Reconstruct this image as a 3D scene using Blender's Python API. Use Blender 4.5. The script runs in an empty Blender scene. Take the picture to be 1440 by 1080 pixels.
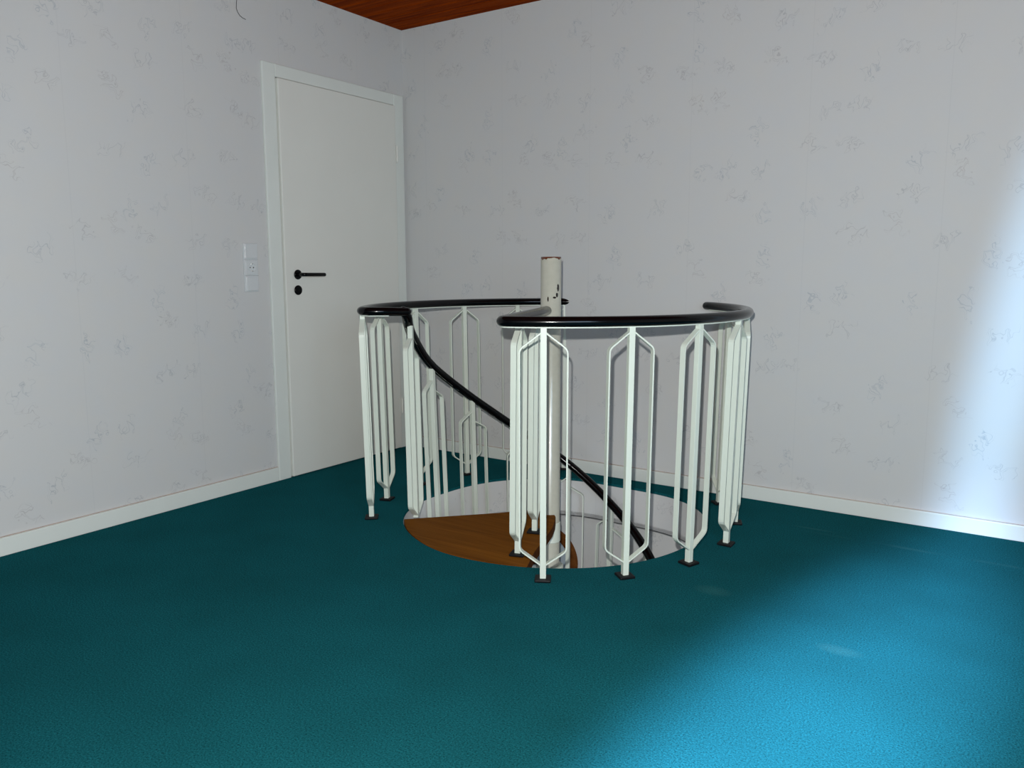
import bpy, bmesh, math, random
from mathutils import Vector, Matrix
random.seed(7)
S = bpy.context.scene
COL = S.collection
PI = math.pi

# ------------------------------------------------------------------ camera, world, lights
cam_d = bpy.data.cameras.new('camera'); cam = bpy.data.objects.new('camera', cam_d); COL.objects.link(cam)
cam_d.sensor_width = 36.0; cam_d.lens = 28.482; cam_d.clip_start = 0.02
R_ = Vector((0.829214, 0.558929, -0.00158)); U_ = Vector((-0.078203, 0.118819, 0.989831)); B_ = Vector((0.553433, -0.820659, 0.142237))
CAM = Vector((3.23117, -3.670767, 1.07))
cam.matrix_world = Matrix(((R_.x, U_.x, B_.x, CAM.x), (R_.y, U_.y, B_.y, CAM.y), (R_.z, U_.z, B_.z, CAM.z), (0, 0, 0, 1)))
S.camera = cam

W = bpy.data.worlds.new('world'); S.world = W; W.use_nodes = True
W.node_tree.nodes['Background'].inputs[0].default_value = (0.55, 0.72, 1.0, 1)
W.node_tree.nodes['Background'].inputs[1].default_value = 1.0

S.view_settings.view_transform = 'Standard'; S.view_settings.look = 'None'
S.view_settings.exposure = 0.0; S.view_settings.gamma = 1.0; S.view_settings.use_curve_mapping = False

def light(name, kind, loc, energy, color, target=None, **kw):
    d = bpy.data.lights.new(name, kind); d.energy = energy; d.color = color
    for k, v in kw.items(): setattr(d, k, v)
    o = bpy.data.objects.new(name, d); COL.objects.link(o); o.location = loc
    if target is not None:
        o.rotation_euler = (Vector(target) - Vector(loc)).to_track_quat('-Z', 'Y').to_euler()
    return o

# the flash of the camera, just above and a little left of the lens
light('flash', 'SPOT', CAM + U_ * 0.10 - R_ * 0.035 - B_ * 0.02, 272, (1.0, 0.985, 0.95),
      target=CAM + U_ * 0.10 - B_ * 3 + R_ * 0.55, shadow_soft_size=0.010, spot_size=math.radians(125), spot_blend=0.5)
# narrow shaft of daylight through the window gap behind the camera, falling on the back wall
o = light('window_gap_daylight', 'SPOT', (3.10, -4.93, 1.75), 1050, (0.36, 0.66, 1.0), target=(3.075, 0, 0.56),
          shadow_soft_size=0.10, spot_size=math.radians(34), spot_blend=1.0)
o.rotation_euler.rotate_axis('Z', math.radians(-8)); o.scale = (0.115, 1.0, 1.0)
# spot hung inside the room, added to lay the daylight pool on the carpet
o = light('carpet_pool_spot', 'SPOT', (3.00, -3.95, 2.30), 2800, (0.52, 0.66, 1.0), target=(2.83, -1.86, 0.0),
          shadow_soft_size=0.12, spot_size=math.radians(44), spot_blend=1.0)
o.rotation_euler.rotate_axis('Z', math.radians(-17)); o.scale = (0.33, 1.0, 1.0)
# added soft fill for the room, then daylight rising from downstairs
light('room_fill_daylight', 'AREA', (4.15, -3.6, 1.5), 32, (0.60, 0.80, 1.0), target=(1.5, -2.0, 1.0),
      shape='RECTANGLE', size=1.0, size_y=1.1)
light('downstairs_daylight', 'AREA', (3.2, -2.6, -1.2), 12, (0.86, 0.90, 1.0), target=(1.2, -0.3, -0.8),
      shape='RECTANGLE', size=1.2, size_y=1.0)

# ------------------------------------------------------------------ materials
def mat(name):
    m = bpy.data.materials.new(name); m.use_nodes = True
    nt = m.node_tree
    return m, nt, nt.nodes['Principled BSDF']

def nd(nt, t, **kw):
    n = nt.nodes.new(t)
    for k, v in kw.items():
        if k.startswith('_'): setattr(n, k[1:], v)
        else: n.inputs[k.replace('__', ' ')].default_value = v
    return n

def math_n(nt, op, a, b=None, c=None, clamp=False):
    n = nt.nodes.new('ShaderNodeMath'); n.operation = op; n.use_clamp = clamp
    for i, v in enumerate((a, b, c)):
        if v is None: continue
        if isinstance(v, (int, float)): n.inputs[i].default_value = v
        else: nt.links.new(v, n.inputs[i])
    return n.outputs[0]

def mixc(nt, fac, a, b):
    n = nt.nodes.new('ShaderNodeMix'); n.data_type = 'RGBA'
    if isinstance(fac, (int, float)): n.inputs[0].default_value = fac
    else: nt.links.new(fac, n.inputs[0])
    for i, v in ((6, a), (7, b)):
        if isinstance(v, tuple): n.inputs[i].default_value = (*v, 1)
        else: nt.links.new(v, n.inputs[i])
    return n.outputs[2]

def bump(nt, bs, h, strength, dist=0.002):
    b = nt.nodes.new('ShaderNodeBump'); b.inputs['Strength'].default_value = strength; b.inputs['Distance'].default_value = dist
    nt.links.new(h, b.inputs['Height']); nt.links.new(b.outputs[0], bs.inputs['Normal'])

def simple(name, col, rough=0.5, spec=0.5, coat=0.0, noise=0.0, nscale=30, metal=0.0):
    m, nt, bs = mat(name)
    bs.inputs['Roughness'].default_value = rough; bs.inputs['Specular IOR Level'].default_value = spec
    bs.inputs['Coat Weight'].default_value = coat; bs.inputs['Metallic'].default_value = metal
    g = nd(nt, 'ShaderNodeTexCoord'); n = nd(nt, 'ShaderNodeTexNoise', Scale=nscale, Detail=4.0)
    nt.links.new(g.outputs['Object'], n.inputs['Vector'])
    c = mixc(nt, n.outputs['Fac'], tuple(x * (1 - noise) for x in col), tuple(min(1, x * (1 + noise)) for x in col))
    nt.links.new(c, bs.inputs['Base Color'])
    return m

def wallpaper(name, base=(0.590, 0.598, 0.588)):
    m, nt, bs = mat(name)
    bs.inputs['Roughness'].default_value = 0.75; bs.inputs['Specular IOR Level'].default_value = 0.15
    g = nd(nt, 'ShaderNodeTexCoord'); sp = nd(nt, 'ShaderNodeSeparateXYZ'); nt.links.new(g.outputs['Object'], sp.inputs[0])
    u = math_n(nt, 'ADD', sp.outputs[0], sp.outputs[1])
    cb = nd(nt, 'ShaderNodeCombineXYZ'); nt.links.new(u, cb.inputs[0]); nt.links.new(sp.outputs[2], cb.inputs[1])
    vo = nd(nt, 'ShaderNodeTexVoronoi', Scale=5.4, Randomness=0.8); vo.voronoi_dimensions = '2D'; nt.links.new(cb.outputs[0], vo.inputs['Vector'])
    sc = nd(nt, 'ShaderNodeSeparateColor'); nt.links.new(vo.outputs['Color'], sc.inputs[0])
    # one pen scribble in every cell: local coordinates, wobbled, turned by a random angle
    wob = nd(nt, 'ShaderNodeTexNoise', Scale=26.0, Detail=1.0); wob.noise_dimensions = '2D'; nt.links.new(cb.outputs[0], wob.inputs['Vector'])
    wv = nd(nt, 'ShaderNodeVectorMath', _operation='SUBTRACT'); nt.links.new(wob.outputs['Color'], wv.inputs[0]); wv.inputs[1].default_value = (.5, .5, .5)
    ws = nd(nt, 'ShaderNodeVectorMath', _operation='SCALE'); nt.links.new(wv.outputs[0], ws.inputs[0]); ws.inputs['Scale'].default_value = 0.075
    lc = nd(nt, 'ShaderNodeVectorMath', _operation='SUBTRACT'); nt.links.new(cb.outputs[0], lc.inputs[0]); nt.links.new(vo.outputs['Position'], lc.inputs[1])
    la = nd(nt, 'ShaderNodeVectorMath', _operation='ADD'); nt.links.new(lc.outputs[0], la.inputs[0]); nt.links.new(ws.outputs[0], la.inputs[1])
    ro = nd(nt, 'ShaderNodeVectorRotate', _rotation_type='Z_AXIS'); nt.links.new(la.outputs[0], ro.inputs['Vector'])
    nt.links.new(math_n(nt, 'MULTIPLY', math_n(nt, 'SUBTRACT', sc.outputs[1], 0.5), 2.6), ro.inputs['Angle'])
    ls = nd(nt, 'ShaderNodeSeparateXYZ'); nt.links.new(ro.outputs[0], ls.inputs[0])
    lx, ly = ls.outputs[0], ls.outputs[1]
    lx = math_n(nt, 'SUBTRACT', lx, math_n(nt, 'MULTIPLY', ly, 0.45))
    lines = None
    for kk, aa, off in ((150.0, 0.021, 0.0), (95.0, 0.030, 0.008)):
        ph = math_n(nt, 'ADD', math_n(nt, 'MULTIPLY', lx, kk), math_n(nt, 'MULTIPLY', sc.outputs[2], 20.0))
        f = math_n(nt, 'ABSOLUTE', math_n(nt, 'SUBTRACT', math_n(nt, 'ADD', ly, off), math_n(nt, 'MULTIPLY', math_n(nt, 'SINE', ph), aa)))
        sl = math_n(nt, 'MULTIPLY', math_n(nt, 'COSINE', ph), kk * aa)
        dd = math_n(nt, 'DIVIDE', f, math_n(nt, 'SQRT', math_n(nt, 'ADD', math_n(nt, 'MULTIPLY', sl, sl), 1.0)))
        ln = math_n(nt, 'SUBTRACT', 1.0, math_n(nt, 'DIVIDE', dd, 0.0021), clamp=True)
        lines = ln if lines is None else math_n(nt, 'MAXIMUM', lines, math_n(nt, 'MULTIPLY', ln, 0.8))
    span = math_n(nt, 'MULTIPLY', math_n(nt, 'SUBTRACT', 0.052, math_n(nt, 'ABSOLUTE', lx), clamp=True), 60.0, clamp=True)
    l1 = math_n(nt, 'MULTIPLY', lines, span)
    pick = math_n(nt, 'GREATER_THAN', sc.outputs[0], 0.12)
    fac = math_n(nt, 'MULTIPLY', math_n(nt, 'MULTIPLY', l1, pick), 0.55)
    # butt joints between the strips of paper
    sm = math_n(nt, 'ABSOLUTE', math_n(nt, 'SUBTRACT', math_n(nt, 'FRACT', math_n(nt, 'DIVIDE', math_n(nt, 'ADD', u, 10.6 - 2.285 + 0.265), 0.53)), 0.5))
    sm = math_n(nt, 'LESS_THAN', sm, 0.0022)
    fac = math_n(nt, 'MAXIMUM', fac, math_n(nt, 'MULTIPLY', sm, 0.12))
    tint = mixc(nt, sc.outputs[1], (0.27, 0.33, 0.39), (0.36, 0.34, 0.34))
    blot = nd(nt, 'ShaderNodeTexNoise', Scale=9.0, Detail=2.0); nt.links.new(cb.outputs[0], blot.inputs['Vector'])
    bc = mixc(nt, blot.outputs['Fac'], tuple(b * k for b, k in zip(base, (0.97, 0.985, 1.02))), tuple(b * k for b, k in zip(base, (1.02, 1.0, 0.975))))
    nt.links.new(mixc(nt, fac, bc, tint), bs.inputs['Base Color'])
    fn = nd(nt, 'ShaderNodeTexNoise', Scale=420.0, Detail=2.0); nt.links.new(cb.outputs[0], fn.inputs['Vector'])
    bump(nt, bs, math_n(nt, 'ADD', fn.outputs['Fac'], l1), 0.18, 0.0008)
    return m

M_PAPER = wallpaper('wallpaper')
M_TRIM = simple('off_white_gloss_paint', (0.70, 0.74, 0.70), 0.38, 0.4, noise=0.03, nscale=8)
M_DOOR = simple('door_cream_paint', (0.72, 0.73, 0.68), 0.42, 0.35, noise=0.025, nscale=5)
M_GAP = simple('stained_joint', (0.46, 0.36, 0.30), 0.8, 0.1, noise=0.35, nscale=60)
M_STEEL = simple('white_enamel_steel', (0.66, 0.72, 0.63), 0.35, 0.4, coat=0.1, noise=0.03, nscale=25)
M_BLACK = simple('black_gloss_plastic', (0.0015, 0.0015, 0.002), 0.17, 0.25, coat=0.0, noise=0.2)
M_FOOT = simple('black_foot_plastic', (0.004, 0.004, 0.005), 0.5, 0.2, noise=0.2)
M_WHITE_PL = simple('white_switch_plastic', (0.60, 0.63, 0.64), 0.18, 0.5, coat=0.3, noise=0.01)
M_CHROME = simple('bright_contact_metal', (0.8, 0.8, 0.8), 0.15, 0.5, metal=1.0)
M_DARK = simple('dark_hole_and_shade_line', (0.03, 0.03, 0.03), 0.7, 0.2)
M_PLASTER = simple('white_ceiling_plaster', (0.7, 0.7, 0.7), 0.8, 0.2, noise=0.03)
M_LOWFLOOR = simple('grey_lower_floor', (0.30, 0.28, 0.26), 0.6, 0.3, noise=0.1)
M_GLASS = simple('grey_blue_mirror_glass', (0.42, 0.50, 0.56), 0.25, 0.5, noise=0.03)

def wood(name, dark, lightc, rough, axis='X', scale=1.0):
    m, nt, bs = mat(name)
    bs.inputs['Roughness'].default_value = rough; bs.inputs['Specular IOR Level'].default_value = 0.03
    g = nd(nt, 'ShaderNodeTexCoord')
    s = (0.8, 14, 14) if axis == 'X' else (14, 0.8, 14)
    mp = nd(nt, 'ShaderNodeMapping', Scale=tuple(v * scale for v in s)); nt.links.new(g.outputs['Object'], mp.inputs[0])
    n = nd(nt, 'ShaderNodeTexNoise', Scale=3.0, Detail=6.0, Distortion=0.6); nt.links.new(mp.outputs[0], n.inputs['Vector'])
    f = math_n(nt, 'MULTIPLY', math_n(nt, 'SUBTRACT', n.outputs['Fac'], 0.3), 2.3, clamp=True)
    n2 = nd(nt, 'ShaderNodeTexNoise', Scale=260.0, Detail=1.0); nt.links.new(g.outputs['Object'], n2.inputs['Vector'])
    f = math_n(nt, 'ADD', f, math_n(nt, 'MULTIPLY', math_n(nt, 'SUBTRACT', n2.outputs['Fac'], 0.5), 0.7), clamp=True)
    nt.links.new(mixc(nt, f, dark, lightc), bs.inputs['Base Color'])
    bump(nt, bs, n.outputs['Fac'], 0.15, 0.001)
    return m
M_CEIL = wood('varnished_pine_ceiling', (0.12, 0.012, 0.0001), (0.31, 0.048, 0.0006), 0.8, 'X')
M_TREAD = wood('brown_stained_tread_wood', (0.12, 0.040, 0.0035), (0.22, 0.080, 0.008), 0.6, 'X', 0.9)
M_EDGE = wood('shaded_tread_edge_wood', (0.060, 0.018, 0.004), (0.11, 0.036, 0.008), 0.6, 'X')  # tread wood darkened in colour for the dimly lit edge faces
M_MFRAME = wood('brown_mirror_frame_wood', (0.11, 0.035, 0.010), (0.19, 0.07, 0.018), 0.3, 'X')

def carpet():
    m, nt, bs = mat('teal_carpet')
    bs.inputs['Roughness'].default_value = 1.0; bs.inputs['Specular IOR Level'].default_value = 0.0
    bs.inputs['Sheen Weight'].default_value = 0.03; bs.inputs['Sheen Roughness'].default_value = 0.5
    bs.inputs['Sheen Tint'].default_value = (0.2, 0.7, 0.8, 1)
    g = nd(nt, 'ShaderNodeTexCoord'); sp = nd(nt, 'ShaderNodeSeparateXYZ'); nt.links.new(g.outputs['Object'], sp.inputs[0])
    X, Y = sp.outputs[0], sp.outputs[1]
    n1 = nd(nt, 'ShaderNodeTexNoise', Scale=210.0, Detail=4.0, Roughness=0.9); nt.links.new(g.outputs['Object'], n1.inputs['Vector'])
    n2 = nd(nt, 'ShaderNodeTexNoise', Scale=3.2, Detail=3.0); nt.links.new(g.outputs['Object'], n2.inputs['Vector'])
    f1 = math_n(nt, 'MULTIPLY', math_n(nt, 'SUBTRACT', n1.outputs['Fac'], 0.30), 2.5, clamp=True)
    c = mixc(nt, f1, (0.0004, 0.002, 0.003), (0.0145, 0.186, 0.218))
    f2 = math_n(nt, 'MULTIPLY', math_n(nt, 'SUBTRACT', n2.outputs['Fac'], 0.35), 1.6, clamp=True)
    c = mixc(nt, math_n(nt, 'MULTIPLY', f2, 0.40), c, (0.003, 0.034, 0.034))
    # worn, paler pile: a ridge of wear along the back wall and two scuffs
    rid = math_n(nt, 'SUBTRACT', 1.0, math_n(nt, 'DIVIDE', math_n(nt, 'ABSOLUTE', math_n(nt, 'ADD', Y, 0.345)), 0.018), clamp=True)
    rid = math_n(nt, 'MULTIPLY', rid, math_n(nt, 'MULTIPLY', math_n(nt, 'SUBTRACT', X, 2.35), 2.5, clamp=True))
    nr = nd(nt, 'ShaderNodeTexNoise', Scale=7.0, Detail=2.0); nt.links.new(g.outputs['Object'], nr.inputs['Vector'])
    rid = math_n(nt, 'MULTIPLY', rid, math_n(nt, 'MULTIPLY', math_n(nt, 'SUBTRACT', nr.outputs['Fac'], 0.35), 3.0, clamp=True))
    tot = math_n(nt, 'MULTIPLY', rid, 0.35)
    for (x, y, rx, ry, s) in ((2.343, -1.155, 0.07, 0.045, 0.30), (2.79, -1.37, 0.07, 0.035, 0.28), (2.46, -0.30, 0.10, 0.012, 0.32)):
        dx = math_n(nt, 'DIVIDE', math_n(nt, 'SUBTRACT', X, x), rx); dy = math_n(nt, 'DIVIDE', math_n(nt, 'SUBTRACT', Y, y), ry)
        d = math_n(nt, 'ADD', math_n(nt, 'MULTIPLY', dx, dx), math_n(nt, 'MULTIPLY', dy, dy))
        tot = math_n(nt, 'ADD', tot, math_n(nt, 'MULTIPLY', math_n(nt, 'SUBTRACT', 1.0, d, clamp=True), s), clamp=True)
    c = mixc(nt, tot, c, (0.045, 0.17, 0.17))
    nt.links.new(c, bs.inputs['Base Color'])
    bump(nt, bs, n1.outputs['Fac'], 0.8, 0.004)
    return m
M_CARPET = carpet()

def pole_mat():
    m, nt, bs = mat('chipped_off_white_enamel')
    bs.inputs['Roughness'].default_value = 0.22; bs.inputs['Coat Weight'].default_value = 0.3
    g = nd(nt, 'ShaderNodeTexCoord'); sp = nd(nt, 'ShaderNodeSeparateXYZ'); nt.links.new(g.outputs['Object'], sp.inputs[0])
    n = nd(nt, 'ShaderNodeTexNoise', Scale=45.0, Detail=3.0); nt.links.new(g.outputs['Object'], n.inputs['Vector'])
    base = mixc(nt, n.outputs['Fac'], (0.45, 0.45, 0.37), (0.52, 0.52, 0.44))
    # bare rusty rim where the enamel has flaked off at the top
    edge = math_n(nt, 'ADD', 1.1060, math_n(nt, 'MULTIPLY', math_n(nt, 'SUBTRACT', n.outputs['Fac'], 0.5), 0.025))
    rust = math_n(nt, 'GREATER_THAN', sp.outputs[2], edge)
    c = mixc(nt, rust, base, (0.12, 0.035, 0.015))
    # knocked-off chips
    n2 = nd(nt, 'ShaderNodeTexNoise', Scale=90.0, Detail=2.0); nt.links.new(g.outputs['Object'], n2.inputs['Vector'])
    r = 0.0435
    tot = 0.0
    for (ang, z, ra, rz) in ((345, 0.985, 0.004, 0.016), (337, 0.955, 0.004, 0.010), (322, 0.945, 0.006, 0.004), (213, 0.955, 0.006, 0.010), (285, 0.938, 0.003, 0.010)):
        a = math.radians(ang); x, y = r * math.cos(a), r * math.sin(a)
        dx = math_n(nt, 'DIVIDE', math_n(nt, 'SUBTRACT', sp.outputs[0], x), ra)
        dy = math_n(nt, 'DIVIDE', math_n(nt, 'SUBTRACT', sp.outputs[1], y), ra * 1.6)
        dz = math_n(nt, 'DIVIDE', math_n(nt, 'SUBTRACT', sp.outputs[2], z), rz)
        d = math_n(nt, 'ADD', math_n(nt, 'ADD', math_n(nt, 'MULTIPLY', dx, dx), math_n(nt, 'MULTIPLY', dy, dy)), math_n(nt, 'MULTIPLY', dz, dz))
        d = math_n(nt, 'ADD', d, math_n(nt, 'MULTIPLY', math_n(nt, 'SUBTRACT', n2.outputs['Fac'], 0.5), 1.6))
        tot = math_n(nt, 'ADD', tot, math_n(nt, 'LESS_THAN', d, 1.0), clamp=True)
    c = mixc(nt, tot, c, (0.012, 0.01, 0.01))
    nt.links.new(c, bs.inputs['Base Color'])
    return m
M_POLE = pole_mat()

# ------------------------------------------------------------------ builders
def link(name, bm, m, parent=None, loc=None, smooth=False):
    me = bpy.data.meshes.new(name)
    bmesh.ops.recalc_face_normals(bm, faces=bm.faces)
    bm.to_mesh(me); bm.free()
    for mm in (m if isinstance(m, (list, tuple)) else [m]): me.materials.append(mm)
    if smooth:
        for p in me.polygons: p.use_smooth = True
    o = bpy.data.objects.new(name, me); COL.objects.link(o)
    if parent is not None: o.parent = parent
    if loc is not None: o.location = loc
    return o

def auto_smooth(o, ang=40):
    me = o.data
    for p in me.polygons: p.use_smooth = True
    me.set_sharp_from_angle(angle=math.radians(ang))

def struct(o): o['kind'] = 'structure'; return o

def thing(name, label, cat, loc=(0, 0, 0), group=None):
    o = bpy.data.objects.new(name, None); COL.objects.link(o); o.location = loc
    o['label'] = label; o['category'] = cat
    if group: o['group'] = group
    o.empty_display_size = 0.1
    return o

def box(bm, x0, x1, y0, y1, z0, z1, bev=0.0):
    r = bmesh.ops.create_cube(bm, size=1.0)
    vs = r['verts']
    for v in vs:
        v.co = Vector(((x0 + x1) / 2 + v.co.x * (x1 - x0), (y0 + y1) / 2 + v.co.y * (y1 - y0), (z0 + z1) / 2 + v.co.z * (z1 - z0)))
    if bev:
        es = list({e for v in vs for e in v.link_edges})
        bmesh.ops.bevel(bm, geom=es, offset=bev, segments=2, affect='EDGES', profile=0.5)
    return bm

def cyl(bm, p0, p1, r0, r1=None, seg=32, bev=0.0):
    r1 = r0 if r1 is None else r1
    p0, p1 = Vector(p0), Vector(p1); d = p1 - p0
    q = d.to_track_quat('Z', 'Y').to_matrix().to_4x4()
    prof = [(0, r0), (d.length, r1)] if not bev else [(0, r0 - bev), (bev, r0), (d.length - bev, r1), (d.length, r1 - bev)]
    rings = []
    for z, r in prof:
        rings.append([bm.verts.new(p0 + (q @ Vector((r * math.cos(2 * PI * i / seg), r * math.sin(2 * PI * i / seg), z)))) for i in range(seg)])
    for a, b in zip(rings, rings[1:]):
        for i in range(seg): bm.faces.new((a[i], a[(i + 1) % seg], b[(i + 1) % seg], b[i]))
    bm.faces.new(rings[0][::-1]); bm.faces.new(rings[-1])

def sweep(bm, pts, sec, round_ends=False, up=Vector((0, 0, 1)), rad=0.02):
    """sweep a closed section (list of (side, up)) along pts"""
    pts = [Vector(p) for p in pts]; n = len(pts); rings = []
    def frame(i):
        t = (pts[min(i + 1, n - 1)] - pts[max(i - 1, 0)]).normalized()
        s = t.cross(up)
        if s.length < 1e-4: s = Vector((1, 0, 0))
        s.normalize(); return t, s, s.cross(t)
    def ring(c, s, u, k): return [bm.verts.new(c + s * a * k + u * b * k) for a, b in sec]
    if round_ends:
        t, s, u = frame(0)
        for j in range(4):
            a = PI / 2 * (4 - j) / 4.4; rings.append(ring(pts[0] - t * rad * math.sin(a), s, u, math.cos(a)))
    for i in range(n):
        t, s, u = frame(i); k = 1.0
        rings.append(ring(pts[i], s, u, k))
    if round_ends:
        t, s, u = frame(n - 1)
        for j in range(1, 5):
            a = PI / 2 * j / 4.4; rings.append(ring(pts[-1] + t * rad * math.sin(a), s, u, math.cos(a)))
    m = len(sec)
    for a, b in zip(rings, rings[1:]):
        for i in range(m): bm.faces.new((a[i], a[(i + 1) % m], b[(i + 1) % m], b[i]))
    bm.faces.new(rings[0][::-1]); bm.faces.new(rings[-1])

def oval(w, h, n=20): return [(w * math.cos(2 * PI * i / n), h * math.sin(2 * PI * i / n)) for i in range(n)]
def rect(w, h): return [(-w, -h), (w, -h), (w, h), (-w, h)]

def fillet(pts, idx, r, seg=6):
    """round the corner pts[idx]"""
    p = Vector(pts[idx]); a = Vector(pts[idx - 1]); b = Vector(pts[idx + 1])
    da, db = (a - p), (b - p); ra = min(r, da.length * 0.9); rb = min(r, db.length * 0.9)
    A = p + da.normalized() * ra; B = p + db.normalized() * rb
    arc = [(A * (1 - t) * (1 - t) + p * 2 * t * (1 - t) + B * t * t) for t in [i / seg for i in range(seg + 1)]]
    return list(pts[:idx]) + arc + list(pts[idx + 1:])

def plate(bm, pts, th, ha, hb, wid):
    """flat bar: centre line pts in the local XZ plane, th = thickness in plane, wid = width along Y"""
    n = len(pts); L = []; Rr = []
    for i, p in enumerate(pts):
        a = Vector(pts[max(i - 1, 0)]); b = Vector(pts[min(i + 1, n - 1)]); p = Vector(p)
        d1 = (p - a).normalized() if i > 0 else (b - p).normalized(); d2 = (b - p).normalized() if i < n - 1 else d1
        nn = Vector((-(d1 + d2).y, (d1 + d2).x)); nn.normalize(); c = max(0.5, nn.dot(Vector((-d1.y, d1.x))))
        L.append(p + nn * th / 2 / c); Rr.append(p - nn * th / 2 / c)
    rings = [[bm.verts.new((v.x, y, v.y)) for v, y in ((L[i], -wid / 2), (L[i], wid / 2), (Rr[i], wid / 2), (Rr[i], -wid / 2))] for i in range(n)]
    for a, b in zip(rings, rings[1:]):
        for i in range(4): bm.faces.new((a[i], a[(i + 1) % 4], b[(i + 1) % 4], b[i]))
    bm.faces.new(rings[0][::-1]); bm.faces.new(rings[-1])

def round2(pts, r=0.014, seg=3):
    out = [pts[0]]
    for i in range(1, len(pts) - 1):
        p, a, b = Vector(pts[i]), Vector(pts[i - 1]), Vector(pts[i + 1])
        A = p + (a - p).normalized() * r; B = p + (b - p).normalized() * r
        for k in range(seg + 1):
            t = k / seg; out.append(tuple(A * (1 - t) ** 2 + p * 2 * t * (1 - t) + B * t * t))
    out.append(pts[-1]); return out

# ------------------------------------------------------------------ room shell
RX, RY, H, SLAB, LOW = 4.3, -5.0, 2.4066, -0.195, -2.60
PC = Vector((1.432, -0.706))                    # centre of the stair pole
# outline of the stairwell opening in polar form about the pole: (degrees, radius)
RIM = [(-139, .642), (-152.7, .634), (-167.7, .618), (-179, .600), (174.4, .600), (167.2, .604), (160.6, .608), (149.7, .616), (140.6, .615),
       (126, .612), (111.4, .600), (103.8, .588), (88.1, .570), (77.4, .580), (68.5, .606), (58.7, .640), (49.2, .663), (36.5, .676), (22.5, .676), (5, .676), (-10.8, .677), (-29.7, .683),
       (-41.9, .683), (-52.8, .677), (-65.4, .677), (-75.1, .671), (-86.1, .670), (-99.4, .668), (-111, .656), (-126, .648)]
RIM = sorted((a % 360, r) for a, r in RIM)
def rim_r(a):
    a %= 360; ext = [(RIM[-1][0] - 360, RIM[-1][1])] + RIM + [(RIM[0][0] + 360, RIM[0][1])]
    for (a0, r0), (a1, r1) in zip(ext, ext[1:]):
        if a0 <= a <= a1: return r0 + (r1 - r0) * (a - a0) / (a1 - a0)
NR = 120
def rim_s(a): return sum(rim_r(a + d) * w for d, w in ((-9, 1), (-6, 2), (-3, 3), (0, 4), (3, 3), (6, 2), (9, 1))) / 16
rimpts = [(PC.x + rim_s(a) * math.cos(math.radians(a)), PC.y + rim_s(a) * math.sin(math.radians(a)), rim_s(a)) for a in [360 * i / NR for i in range(NR)]]

def holed(name, z, down, m, flip=False):
    """a slab surface with the stairwell opening cut out, with a short turned-down lip"""
    bm = bmesh.new()
    outer = [bm.verts.new((x, y, z)) for x, y in ((0, 0), (RX, 0), (RX, RY), (0, RY))]
    inner = [bm.verts.new((x, y, z)) for x, y, _ in rimpts]
    E_ = [bm.edges.new((outer[i], outer[(i + 1) % 4])) for i in range(4)] + [bm.edges.new((inner[i], inner[(i + 1) % NR])) for i in range(NR)]
    bmesh.ops.triangle_fill(bm, use_beauty=True, edges=E_)
    lo = [bm.verts.new((x, y, z - down)) for x, y, _ in rimpts]
    for i in range(NR): bm.faces.new((inner[i], inner[(i + 1) % NR], lo[(i + 1) % NR], lo[i]))
    lo2 = [bm.verts.new((v.co.x, v.co.y, z - down)) for v in outer]
    for i in range(4): bm.faces.new((outer[i], outer[(i + 1) % 4], lo2[(i + 1) % 4], lo2[i]))
    return struct(link(name, bm, m))
holed('floor', 0.0, 0.012, M_CARPET)
bm = bmesh.new()                                 # white lining of the opening, as deep as the floor slab
for (z0, z1) in ((-0.012, SLAB),):
    a = [bm.verts.new((x, y, z0)) for x, y, _ in rimpts]; b = [bm.verts.new((x, y, z1)) for x, y, _ in rimpts]
    k = 1.03
    c = [bm.verts.new((PC.x + (x - PC.x) * k, PC.y + (y - PC.y) * k, z1)) for x, y, _ in rimpts]; d = [bm.verts.new((PC.x + (x - PC.x) * k, PC.y + (y - PC.y) * k, z0)) for x, y, _ in rimpts]
    for i in range(NR):
        j = (i + 1) % NR
        for p, q in ((a, b), (b, c), (c, d), (d, a)): bm.faces.new((p[i], p[j], q[j], q[i]))
o = struct(link('trim_1', bm, M_PAPER)); auto_smooth(o)
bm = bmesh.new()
sweep(bm, [(x, y, SLAB) for x, y, _ in rimpts] + [(rimpts[0][0], rimpts[0][1], SLAB)], rect(.0012, .0012)); struct(link('slab_shade_line', bm, M_DARK))  # dark bead drawing in the shade line at the slab's bottom edge
holed('ceiling_lower', SLAB, -0.02, M_PLASTER)

def slab_wall(name, x0, x1, y0, y1, z0, z1, m, hole=None):
    """wall box; hole = (axis, a0, a1, z0, z1) leaves an opening"""
    bm = bmesh.new()
    if hole is None: box(bm, x0, x1, y0, y1, z0, z1)
    else:
        ax, a0, a1, h0, h1 = hole
        if ax == 'x':
            box(bm, x0, a0, y0, y1, z0, z1); box(bm, a1, x1, y0, y1, z0, z1); box(bm, a0, a1, y0, y1, z0, h0); box(bm, a0, a1, y0, y1, h1, z1)
        else:
            box(bm, x0, x1, y0, a0, z0, z1); box(bm, x0, x1, a1, y1, z0, z1); box(bm, x0, x1, a0, a1, z0, h0); box(bm, x0, x1, a0, a1, h1, z1)
    return struct(link(name, bm, m))
T = 0.12
slab_wall('wall_left', -T, 0, RY - T, T, 0, H, M_PAPER)
slab_wall('wall_back', 0, RX + T, 0, T, 0, H, M_PAPER)
slab_wall('wall_right', RX, RX + T, RY - T, 0, 0, H, M_PAPER, ('y', -4.2, -3.0, 0.9, 2.1))
slab_wall('wall_front', 0, RX, RY - T, RY, 0, H, M_PAPER, ('x', 2.75, 3.35, 0.75, 2.1))
slab_wall('wall_lower_left', -T - .6, -.6, RY - T, T, LOW, SLAB + .02, M_PAPER)
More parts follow.
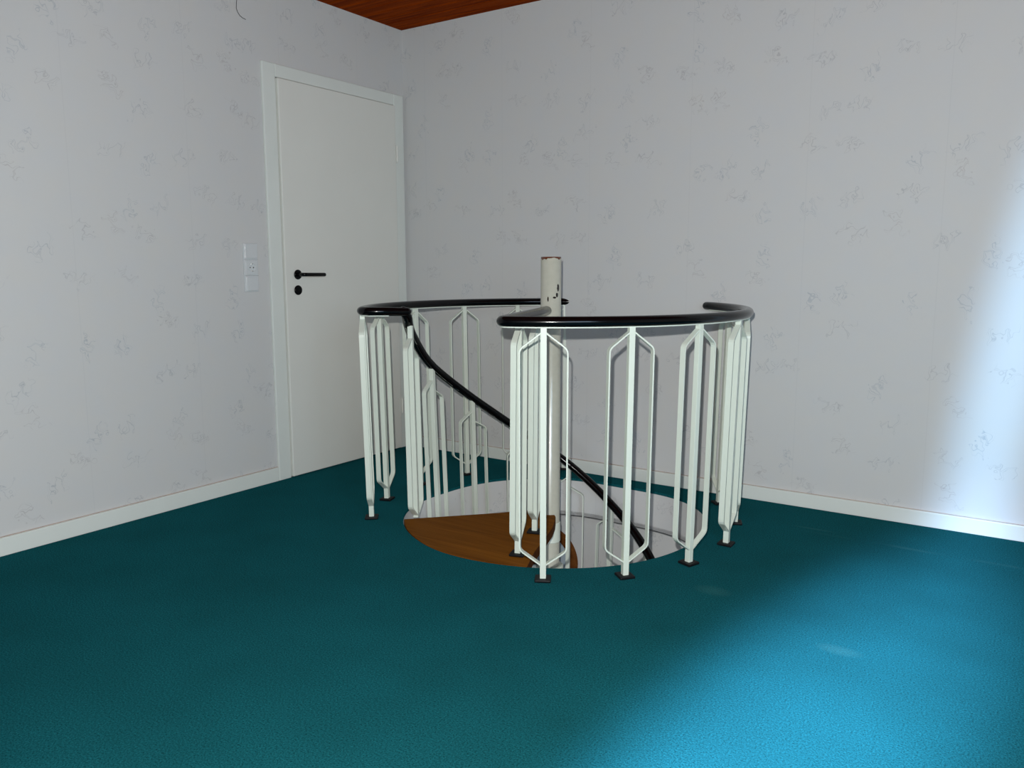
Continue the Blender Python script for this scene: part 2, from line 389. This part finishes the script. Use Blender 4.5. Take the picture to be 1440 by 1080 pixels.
slab_wall('wall_lower_back', -.6, RX + T, 0, T, LOW, 0, M_PAPER)
slab_wall('wall_lower_right', RX, RX + T, RY - T, 0, LOW, SLAB + .02, M_PAPER)
slab_wall('wall_lower_front', -.6, RX, RY - T, RY, LOW, SLAB + .02, M_PAPER)
bm = bmesh.new(); box(bm, -.6, RX, RY, 0, LOW - .1, LOW); struct(link('floor_lower', bm, M_LOWFLOOR))
bm = bmesh.new(); box(bm, -.6, 0, RY, 0, SLAB, SLAB + .02); struct(link('ceiling_lower_side', bm, M_PLASTER))

# plank ceiling, boards running along the back wall, V joints between them
bm = bmesh.new(); PW = 0.0875; y = 0.0; prof = []
yy = 0.04
prof.append((yy, H))
y = -0.047
while y > RY:
    prof += [(y + 0.006, H), (y + 0.003, H + 0.008), (y - 0.003, H + 0.008), (y - 0.006, H)]
    y -= PW
prof.append((RY, H))
a = [bm.verts.new((-0.02, p[0], p[1])) for p in prof]; b = [bm.verts.new((RX + .02, p[0], p[1])) for p in prof]
for i in range(len(prof) - 1): bm.faces.new((a[i], a[i + 1], b[i + 1], b[i]))
t0 = [bm.verts.new(v) for v in ((-0.02, .04, H + .03), (-0.02, RY, H + .03), (RX + .02, RY, H + .03), (RX + .02, .04, H + .03))]
bm.faces.new(t0); bm.faces.new((a[0], b[0], t0[3], t0[0])); bm.faces.new((a[-1], b[-1], t0[2], t0[1]))
struct(link('ceiling', bm, M_CEIL))

# baseboards, with a thin stained joint on top
def baseboard(name, pts, h, th, axis):
    bm = bmesh.new()
    (x0, x1, y0, y1) = pts
    box(bm, x0, x1, y0, y1, 0, h, 0.003)
    o = struct(link(name, bm, M_TRIM))
    bm = bmesh.new()
    if axis == 'y': box(bm, x0 - .0005, x0 + .0035, y0, y1, h - .0008, h + .0018)
    else: box(bm, x0, x1, y1 - .0035, y1 + .0005, h - .0008, h + .0012)
    link('joint', bm, M_GAP, o)
baseboard('baseboard_left', (0, 0.015, RY, -1.012), 0.070, 0.015, 'y')
baseboard('baseboard_back', (0.0, RX, -0.015, 0), 0.064, 0.015, 'x')
baseboard('baseboard_right', (RX - 0.015, RX, RY, -0.015), 0.064, 0.015, 'x')
baseboard('baseboard_front', (0.015, RX - .015, RY, RY + 0.015), 0.064, 0.015, 'x')

# windows behind the camera: frame and glazing bars, sashes standing open
def window(name, ax, a0, a1, z0, z1, c, out):
    fr = None; bm = bmesh.new(); w = .05
    def bx(bm, u0, u1, zz0, zz1):
        if ax == 'x': box(bm, u0, u1, min(c, out), max(c, out), zz0, zz1, .003)
        else: box(bm, min(c, out), max(c, out), u0, u1, zz0, zz1, .003)
    bx(bm, a0, a0 + w, z0, z1); bx(bm, a1 - w, a1, z0, z1); bx(bm, a0 + w, a1 - w, z0, z0 + w); bx(bm, a0 + w, a1 - w, z1 - w, z1)
    return struct(link(name, bm, M_TRIM))
window('window_1', 'x', 2.75, 3.35, .75, 2.1, RY - .03, RY - .10)
window('window_2', 'y', -4.2, -3.0, .9, 2.1, RX + .03, RX + .10)

bm = bmesh.new()                                 # unseen roof light frame, added to account for the carpet spot
for x0, x1, y0, y1 in ((2.6, 2.66, -4.3, -3.6), (3.34, 3.4, -4.3, -3.6), (2.66, 3.34, -4.3, -4.24), (2.66, 3.34, -3.66, -3.6)): box(bm, x0, x1, y0, y1, H - .03, H + .005, .003)
struct(link('added_roof_light', bm, M_TRIM))

# door in the left wall, beside the corner
D0, D1, DT = -0.934, -0.095, 1.977
bm = bmesh.new()
def casing_piece(bm, y0, y1, z0, z1):
    box(bm, 0, 0.016, y0, y1, z0, z1, 0.004)
casing_piece(bm, -1.012, D0 - .001, 0, 2.042); casing_piece(bm, D1 + .001, -0.016, 0, 2.042); casing_piece(bm, D0 - .001, D1 + .001, DT + .004, 2.042)
door = struct(link('door_1', bm, M_TRIM))
door['label'] = 'cream flush door with black lever handle beside the room corner'
bm = bmesh.new(); box(bm, 0.002, 0.028, D0 + .003, D1 - .002, 0.006, DT, 0.004); link('door_leaf', bm, M_DOOR, door)
bm = bmesh.new(); box(bm, 0.0, 0.006, D0 - .003, D1 + .003, 0.0, DT + .005); link('rebate_gap', bm, simple('dark_gap_grey', (0.20, 0.20, 0.18), .8, .1), door)  # dark grey plate behind the leaf, showing as a line around it
for z in (1.71, 0.26):
    bm = bmesh.new(); cyl(bm, (0.031, D1 + .003, z - .042), (0.031, D1 + .003, z + .042), .0065, bev=.002, seg=16)
    cyl(bm, (0.031, D1 + .003, z - .048), (0.031, D1 + .003, z - .042), .004, seg=12); cyl(bm, (0.031, D1 + .003, z + .042), (0.031, D1 + .003, z + .048), .004, seg=12)
    h = link('hinge', bm, M_DOOR, door); auto_smooth(h)
bm = bmesh.new(); hz = 1.037; hy = -0.856
cyl(bm, (0.028, hy, hz), (0.037, hy, hz), .0245, bev=.003)
han = link('door_handle', bm, M_BLACK, door); auto_smooth(han)
bm = bmesh.new(); pth = [(0.034, hy, hz), (0.078, hy, hz), (0.078, hy + .135, hz - .001)]
pth = fillet(pth, 1, .018); sweep(bm, [pth[0]] + pth[1:], oval(.0095, .0095, 16), round_ends=True, rad=.009, up=Vector((0, 0, 1)))
lv = link('lever', bm, M_BLACK, han); auto_smooth(lv)
bm = bmesh.new(); cyl(bm, (0.028, hy - .002, .959), (0.037, hy - .002, .959), .0245, bev=.003)
cyl(bm, (0.037, hy - .002, .959), (0.040, hy - .002, .959), .0085, seg=20)
k = link('key_rosette', bm, M_BLACK, door); k['label'] = 'round black key rosette'; auto_smooth(k)

# switch / socket stack
sw = thing('switch_panel', 'white stack of two light switches and a socket left of the door', 'light switch', (0, -1.122, 1.072))
bm = bmesh.new(); box(bm, 0, .011, -.040, .040, -.1145, .1145, .003); link('frame', bm, M_WHITE_PL, sw)
for z in (.0765, -.0765):
    bm = bmesh.new(); box(bm, .009, .0165, -.0325, .0325, z - .0325, z + .0325, .002)
    v = [v for v in bm.verts if v.co.x > .015 and v.co.z > z]
    for q in v: q.co.x -= .0025
    link('rocker', bm, M_WHITE_PL, sw)
bm = bmesh.new(); box(bm, .009, .0135, -.0335, .0335, -.0335, .0335, .002); so = link('socket_cover', bm, M_WHITE_PL, sw)
bm = bmesh.new(); seg = 36
ro = [(.0205, .0135), (.0215, .0175), (.0195, .0175), (.0185, .0138)]
rings = [[bm.verts.new((x, r * math.cos(2 * PI * i / seg), r * math.sin(2 * PI * i / seg))) for i in range(seg)] for r, x in ro]
for a, b in zip(rings, rings[1:] + rings[:1]):
    for i in range(seg): bm.faces.new((a[i], a[(i + 1) % seg], b[(i + 1) % seg], b[i]))
o = link('socket_ring', bm, M_WHITE_PL, so); auto_smooth(o)
for z0, z1 in ((.014, .0185), (-.0185, -.014)):
    bm = bmesh.new(); box(bm, .0133, .0168, -.0035, .0035, z0, z1, .001)
    o = link('earth_clip', bm, M_CHROME, so); o['label'] = 'bright metal earth clip'
for s in (-1, 1):
    bm = bmesh.new(); cyl(bm, (.0130, s * .0095, 0), (.0139, s * .0095, 0), .003, seg=16); link('pin_hole', bm, M_DARK, so)
# three thin joints of the stack
M_SJ = simple('switch_joint_grey', (.2, .21, .22), .5)
for z in (.0383, -.0383):
    bm = bmesh.new(); box(bm, .0098, .0114, -.0395, .0395, z - .0006, z + .0006); link('joint', bm, M_SJ, sw)

# thin black wire hanging from the ceiling edge against the left wall
bm = bmesh.new(); hk = [(0.004, -1.126, 2.300), (0.004, -1.131, 2.270), (0.004, -1.1335, 2.245), (0.004, -1.127, 2.230), (0.004, -1.115, 2.217), (0.004, -1.100, 2.2105), (0.004, -1.083, 2.208)]
sweep(bm, hk, oval(.0012, .0012, 8), up=Vector((1, 0, 0))); o = link('loose_wire', bm, M_FOOT)
o['label'] = 'short thin black curved wire on the left wall near the ceiling'; o['category'] = 'wire'

# ------------------------------------------------------------------ spiral staircase
RC = Vector((1.441, -0.707))                     # centre of the guard rail circle
RF, RT = 0.783, 0.800                            # radius at the feet and at the rail
def pol(c, r, deg, z=0.0): a = math.radians(deg); return Vector((c.x + r * math.cos(a), c.y + r * math.sin(a), z))

st = thing('spiral_staircase', 'spiral staircase with off-white centre pole and brown wooden treads going down the round opening', 'staircase', (PC.x, PC.y, LOW))
def L(v): return Vector(v) - Vector((PC.x, PC.y, LOW))
bm = bmesh.new(); seg = 48
rings = []
for z, r in ((LOW, .0435), (1.113, .0435), (1.1145, .0425), (1.1145, .0385), (1.08, .0385)):
    rings.append([bm.verts.new((r * math.cos(2 * PI * i / seg), r * math.sin(2 * PI * i / seg), z)) for i in range(seg)])
for a, b in zip(rings, rings[1:]):
    for i in range(seg): bm.faces.new((a[i], a[(i + 1) % seg], b[(i + 1) % seg], b[i]))
bm.faces.new(rings[-1])
pole = link('centre_pole', bm, M_POLE, st, (0, 0, -LOW)); auto_smooth(pole)

def tread(pts, ztop, th, name, mats=(M_TREAD, M_EDGE)):
    bm = bmesh.new()
    vs = [bm.verts.new((x - PC.x, y - PC.y, ztop - LOW)) for x, y in pts]
    f = bm.faces.new(vs)
    if f.normal.z < 0: f.normal_flip()
    r = bmesh.ops.extrude_face_region(bm, geom=[f]); lo = [g for g in r['geom'] if isinstance(g, bmesh.types.BMVert)]
    for v in lo: v.co.z -= th
    bmesh.ops.recalc_face_normals(bm, faces=bm.faces)
    top = [e for e in bm.edges if all(abs(v.co.z - (ztop - LOW)) < 1e-5 for v in e.verts)]
    bmesh.ops.bevel(bm, geom=top, offset=.004, segments=2, affect='EDGES', profile=.5)
    o = link(name, bm, list(mats), st)
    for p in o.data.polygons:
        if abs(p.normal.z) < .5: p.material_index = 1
    return o
# landing: from its back edge round the front of the opening to the end of the railing by the pole
pts = []
for i in range(37):
    a = 222.6 + (294.3 - 222.6) * i / 36; r = rim_s(a) - .004
    pts.append((PC.x + r * math.cos(math.radians(a)), PC.y + r * math.sin(math.radians(a))))
pts += [(1.645, -1.165), (1.593, -1.000), (1.552, -0.880), (1.513, -0.795), (1.484, -0.742), (1.455, -0.712)]
pts += [(1.345, -0.715), (1.246, -.841), (1.05, -1.045)]
ld = tread(pts, 0.0, .040, 'landing_tread'); ld['label'] = 'wide brown landing tread level with the carpet'
STEP, RISE = 26.2, 0.20
NT = 12
for k in range(1, NT + 1):
    a1 = 222 - STEP * (k - 1); a0 = a1 - STEP - 4
    ztop = -RISE * k
    if ztop - .05 < LOW: break
    Rr = .50 if k > 1 else .555
    pts = [pol(PC, Rr, a0 + (a1 - a0) * i / 10).xy[:] for i in range(11)] + [pol(PC, .06, a1 - 20).xy[:], pol(PC, .055, (a0 + a1) / 2).xy[:], pol(PC, .06, a0 + 20).xy[:]]
    tread(pts, ztop, .040, 'tread')
for k in range(0, NT + 1):                       # collar and arm that carry each tread
    ztop = -RISE * k - .041
    if ztop - .1 < LOW: break
    bm = bmesh.new(); cyl(bm, (0, 0, ztop - .09 - LOW), (0, 0, ztop - LOW), .062 if k else .047, seg=36, bev=.003)
    am = math.radians(222 - STEP * (k - .5) + 0) if k else math.radians(-84)
    ln = .44 if k else .42
    d = Vector((math.cos(am), math.sin(am), 0)); n = Vector((-d.y, d.x, 0)); w = .018
    q = []
    for (r, h) in ((.05, .075), (ln, .02)):
        for s, z in ((-w, 0), (w, 0), (w, -h), (-w, -h)): q.append(bm.verts.new(d * r + n * s + Vector((0, 0, ztop - LOW + z))))
    for i in range(4): bm.faces.new((q[i], q[(i + 1) % 4], q[4 + (i + 1) % 4], q[4 + i]))
    bm.faces.new(q[:4]); bm.faces.new(q[4:])
    o = link('tread_bracket', bm, M_STEEL, st); auto_smooth(o)
# foot plate of the pole downstairs
bm = bmesh.new(); cyl(bm, (0, 0, 0), (0, 0, .012), .12, bev=.003); o = link('floor_flange', bm, M_STEEL, st); auto_smooth(o)

# ------------------------------------------------------------------ railings
RZ = 0.893
SEC = oval(.0215, .0185, 22)
def circ(a0, a1, z=RZ, r=RT, c=RC, n=60): return [pol(c, r, a0 + (a1 - a0) * i / n, z) for i in range(n + 1)]

def rel(pts, o): return [Vector(p) - Vector(o) for p in pts]
def handrail(root, pts, base, name='handrail'):
    bm = bmesh.new(); sweep(bm, rel(pts, base), SEC, round_ends=True, rad=.019)
    h = link(name, bm, M_BLACK, root); auto_smooth(h, 60)
    bm = bmesh.new(); sweep(bm, [p - Vector((0, 0, .0180)) for p in rel(pts[1:-1], base)], rect(.010, .0018))
    b = link('steel_band', bm, M_STEEL, h); b['label'] = 'white steel band under the handrail'; auto_smooth(b)
    return h

# one baluster: square post, hexagonal loop of two flat side bars, black square foot
PW2 = .0105
def post_mesh():
    bm = bmesh.new(); box(bm, -PW2, PW2, -PW2, PW2, .006, .875, .0012); return bm
SB = round2([(.009, .857), (.080, .803), (.080, .108), (.009, .058)])
def sidebar_mesh(s):
    bm = bmesh.new(); plate(bm, [(s * x, z) for x, z in SB], .0050, 0, 0, .021); return bm
def foot_mesh():
    bm = bmesh.new(); box(bm, -.028, .028, -.028, .028, .0, .0095, .003); return bm
ME = {}
def make_baluster(root, base, foot, top, plane):
    """plane = direction (deg) in which the loop spreads; the post leans from foot to top"""
    first = not ME
    f, t = Vector(foot), Vector(top); zax = (t - f).normalized()
    x = Vector((math.cos(math.radians(plane)), math.sin(math.radians(plane)), 0)); yax = zax.cross(x).normalized(); x = yax.cross(zax)
    mw = Matrix(((x.x, yax.x, zax.x, f.x - base[0]), (x.y, yax.y, zax.y, f.y - base[1]), (x.z, yax.z, zax.z, f.z - base[2]), (0, 0, 0, 1)))
    if first:
        p = link('baluster', post_mesh(), M_STEEL, root)
        sb = [link('side_bar', sidebar_mesh(s), M_STEEL, p) for s in (-1, 1)]
        ft = link('foot_plate', foot_mesh(), M_FOOT, p); ft['label'] = 'black square foot plate'
        ME['p'] = p; ME['c'] = sb + [ft]
    else:
        p = ME['p'].copy(); COL.objects.link(p); p.parent = root
        for c in ME['c']:
            d = c.copy(); COL.objects.link(d); d.parent = p
    p.matrix_basis = mw
    return p

# left guard railing: round the back and left of the opening, then turning in to the stair
base = (RC.x - RF, RC.y, 0)
gl = thing('guard_railing', 'curved guard railing on the left and back of the stair opening, beside the door', 'railing', base)
P2 = Vector((PC.x + .61 * math.cos(math.radians(219)), PC.y + .61 * math.sin(math.radians(219)), .887))
pts = circ(114.5, 219.5) + [pol(RC, RT - .008, 221.5, RZ), pol(RC, RT - .03, 223, RZ - .001), P2.lerp(pol(RC, RT - .03, 223, RZ), .5), P2]
handrail(gl, pts, base)
for a in (-140.6, -161.2, 177.3, 155.4, 134.4, 116.2):
    make_baluster(gl, base, pol(RC, RF, a, 0), pol(RC, RT, a, .875), a + 90)

# right guard railing: round the front and right, with its end turned in to the pole
base = (RC.x + RF, RC.y, 0)
gr = thing('guard_railing', 'curved guard railing in front and right of the stair opening, ending at the pole', 'railing', base)
E0 = Vector((1.468, -.800, RZ + .001))
arc = circ(57.5, -66.5)
cor = pol(RC, RT + .004, -71.5, RZ)
pts = arc + [cor, Vector((1.60, -1.19, RZ)), Vector((1.53, -.985, RZ)), E0]
pts = fillet(pts, len(arc), .055, 8)
handrail(gr, pts, base)
for a in (-60.9, -39.7, -19.1, 1.6, 22.6, 43.7):
    make_baluster(gr, base, pol(RC, RF, a, 0), pol(RC, RT, a, .875), a + 90)
for (x, y, tx, ty) in ((1.612, -1.232, 1.620, -1.232), (1.524, -.975, 1.530, -.975)):
    make_baluster(gr, base, Vector((x, y, 0)), Vector((tx, ty, .875)), -71.5)

# stair railing: helix falling clockwise from the landing
HEL = [(219, .874, .610), (215.5, .846, .610), (212, .815, .610), (202.5, .756, .610), (196.2, .699, .610), (189.4, .636, .605), (183.3, .593, .600), (172.2, .513, .590), (162.4, .438, .575), (153, .370, .560), (141.6, .290, .550), (110.5, .088, .532), (86, -.088, .525), (66, -.222, .523), (50, -.33, .525)]
a, z = 50, -.33
while z > -1.72: a -= 12; z -= .0078 * 12; HEL.append((a, z, .53))
def hel(a):
    for (a0, z0, r0), (a1, z1, r1) in zip(HEL, HEL[1:]):
        if a1 <= a <= a0: t = (a - a0) / (a1 - a0); return z0 + (z1 - z0) * t, r0 + (r1 - r0) * t
    return HEL[-1][1], HEL[-1][2]
def hels(a):
    s = [hel(max(HEL[-1][0], min(219, a + d))) for d in (-4, -2, 0, 2, 4)] if a < 212 else [hel(a)]
    return sum(v[0] for v in s) / len(s), sum(v[1] for v in s) / len(s)
base = (1.0, -1.09, 0)
sr = thing('stair_railing', 'helical handrail with white balusters winding down the spiral stair behind the pole', 'railing', base)
pts = [P2 + Vector((-.012, -.008, .004))]; a = 218
while a > HEL[-1][0]:
    z, r = hels(a); pts.append(pol(PC, r, a, z)); a -= 4
handrail(sr, pts, base)
def stair_baluster(a, zfoot, foot_r, spread=.075):
    zr, rr = hels(a); top = pol(PC, rr, a, zr - .015); ft = pol(PC, foot_r, a, zfoot)
    f, t = ft, top; zax = (t - f).normalized(); h = (t - f).length
    x = Vector((math.cos(math.radians(a + 90)), math.sin(math.radians(a + 90)), 0)); yax = zax.cross(x).normalized(); x = yax.cross(zax)
    mw = Matrix(((x.x, yax.x, zax.x, f.x - base[0]), (x.y, yax.y, zax.y, f.y - base[1]), (x.z, yax.z, zax.z, f.z - base[2]), (0, 0, 0, 1)))
    bm = bmesh.new(); box(bm, -PW2, PW2, -PW2, PW2, 0, h, .0012); p = link('baluster', bm, M_STEEL, sr); p.matrix_basis = mw
    # +x is uphill (towards larger angles)
    for s, ap, co in ((1, .055, .100), (-1, .105, .140)):
        bm = bmesh.new(); plate(bm, [(x_, z_) for x_, z_ in round2([(s * .009, h - ap), (s * spread, h - co), (s * spread, .055), (s * .009, .012)])], .0050, 0, 0, .021)
        link('side_bar', bm, M_STEEL, p)
    return p
# the first stands on the landing edge, the others on the ends of the treads below
p = stair_baluster(215.2, .002, .598)
p.location = Vector((.993, -1.093, .002)) - Vector(base)
zr, rr = hels(214.6); tp = pol(PC, .60, 214.6, zr - .01) - Vector((.993, -1.093, .002)); zax = tp.normalized()
x = Vector((math.cos(math.radians(293)), math.sin(math.radians(293)), 0)); yax = zax.cross(x).normalized(); x = yax.cross(zax)
p.matrix_basis = Matrix(((x.x, yax.x, zax.x, .993 - base[0]), (x.y, yax.y, zax.y, -1.093 - base[1]), (x.z, yax.z, zax.z, .002), (0, 0, 0, 1)))
for k, a in enumerate((187.2, 162.9, 136.5, 110.9, 86, 60, 34, 8, -18, -44)):
    zt = -RISE * (int((222 - a) // STEP) + 1)
    zr, rr = hels(a)
    if zt - .02 < LOW + .05: break
    stair_baluster(a, zt, (.545 if k == 0 else .49) if False else rr - .035)

# round framed mirror on the wall of the lower room, glimpsed behind the pole
mr = thing('wall_mirror', 'round brown-framed mirror on the lower wall, glimpsed beside the pole foot', 'mirror', (1.0, 0, -.515))
bm = bmesh.new(); seg = 64
ro = [(.183, 0), (.183, -.020), (.178, -.026), (.145, -.026), (.135, -.018), (.135, 0)]
rings = [[bm.verts.new((r * math.cos(2 * PI * i / seg), y, r * math.sin(2 * PI * i / seg))) for i in range(seg)] for r, y in ro]
for a, b in zip(rings, rings[1:] + rings[:1]):
    for i in range(seg): bm.faces.new((a[i], a[(i + 1) % seg], b[(i + 1) % seg], b[i]))
o = link('frame', bm, M_MFRAME, mr); auto_smooth(o)
bm = bmesh.new(); cyl(bm, (0, 0, 0), (0, -.012, 0), .136, seg=64); link('glass', bm, M_GLASS, mr)
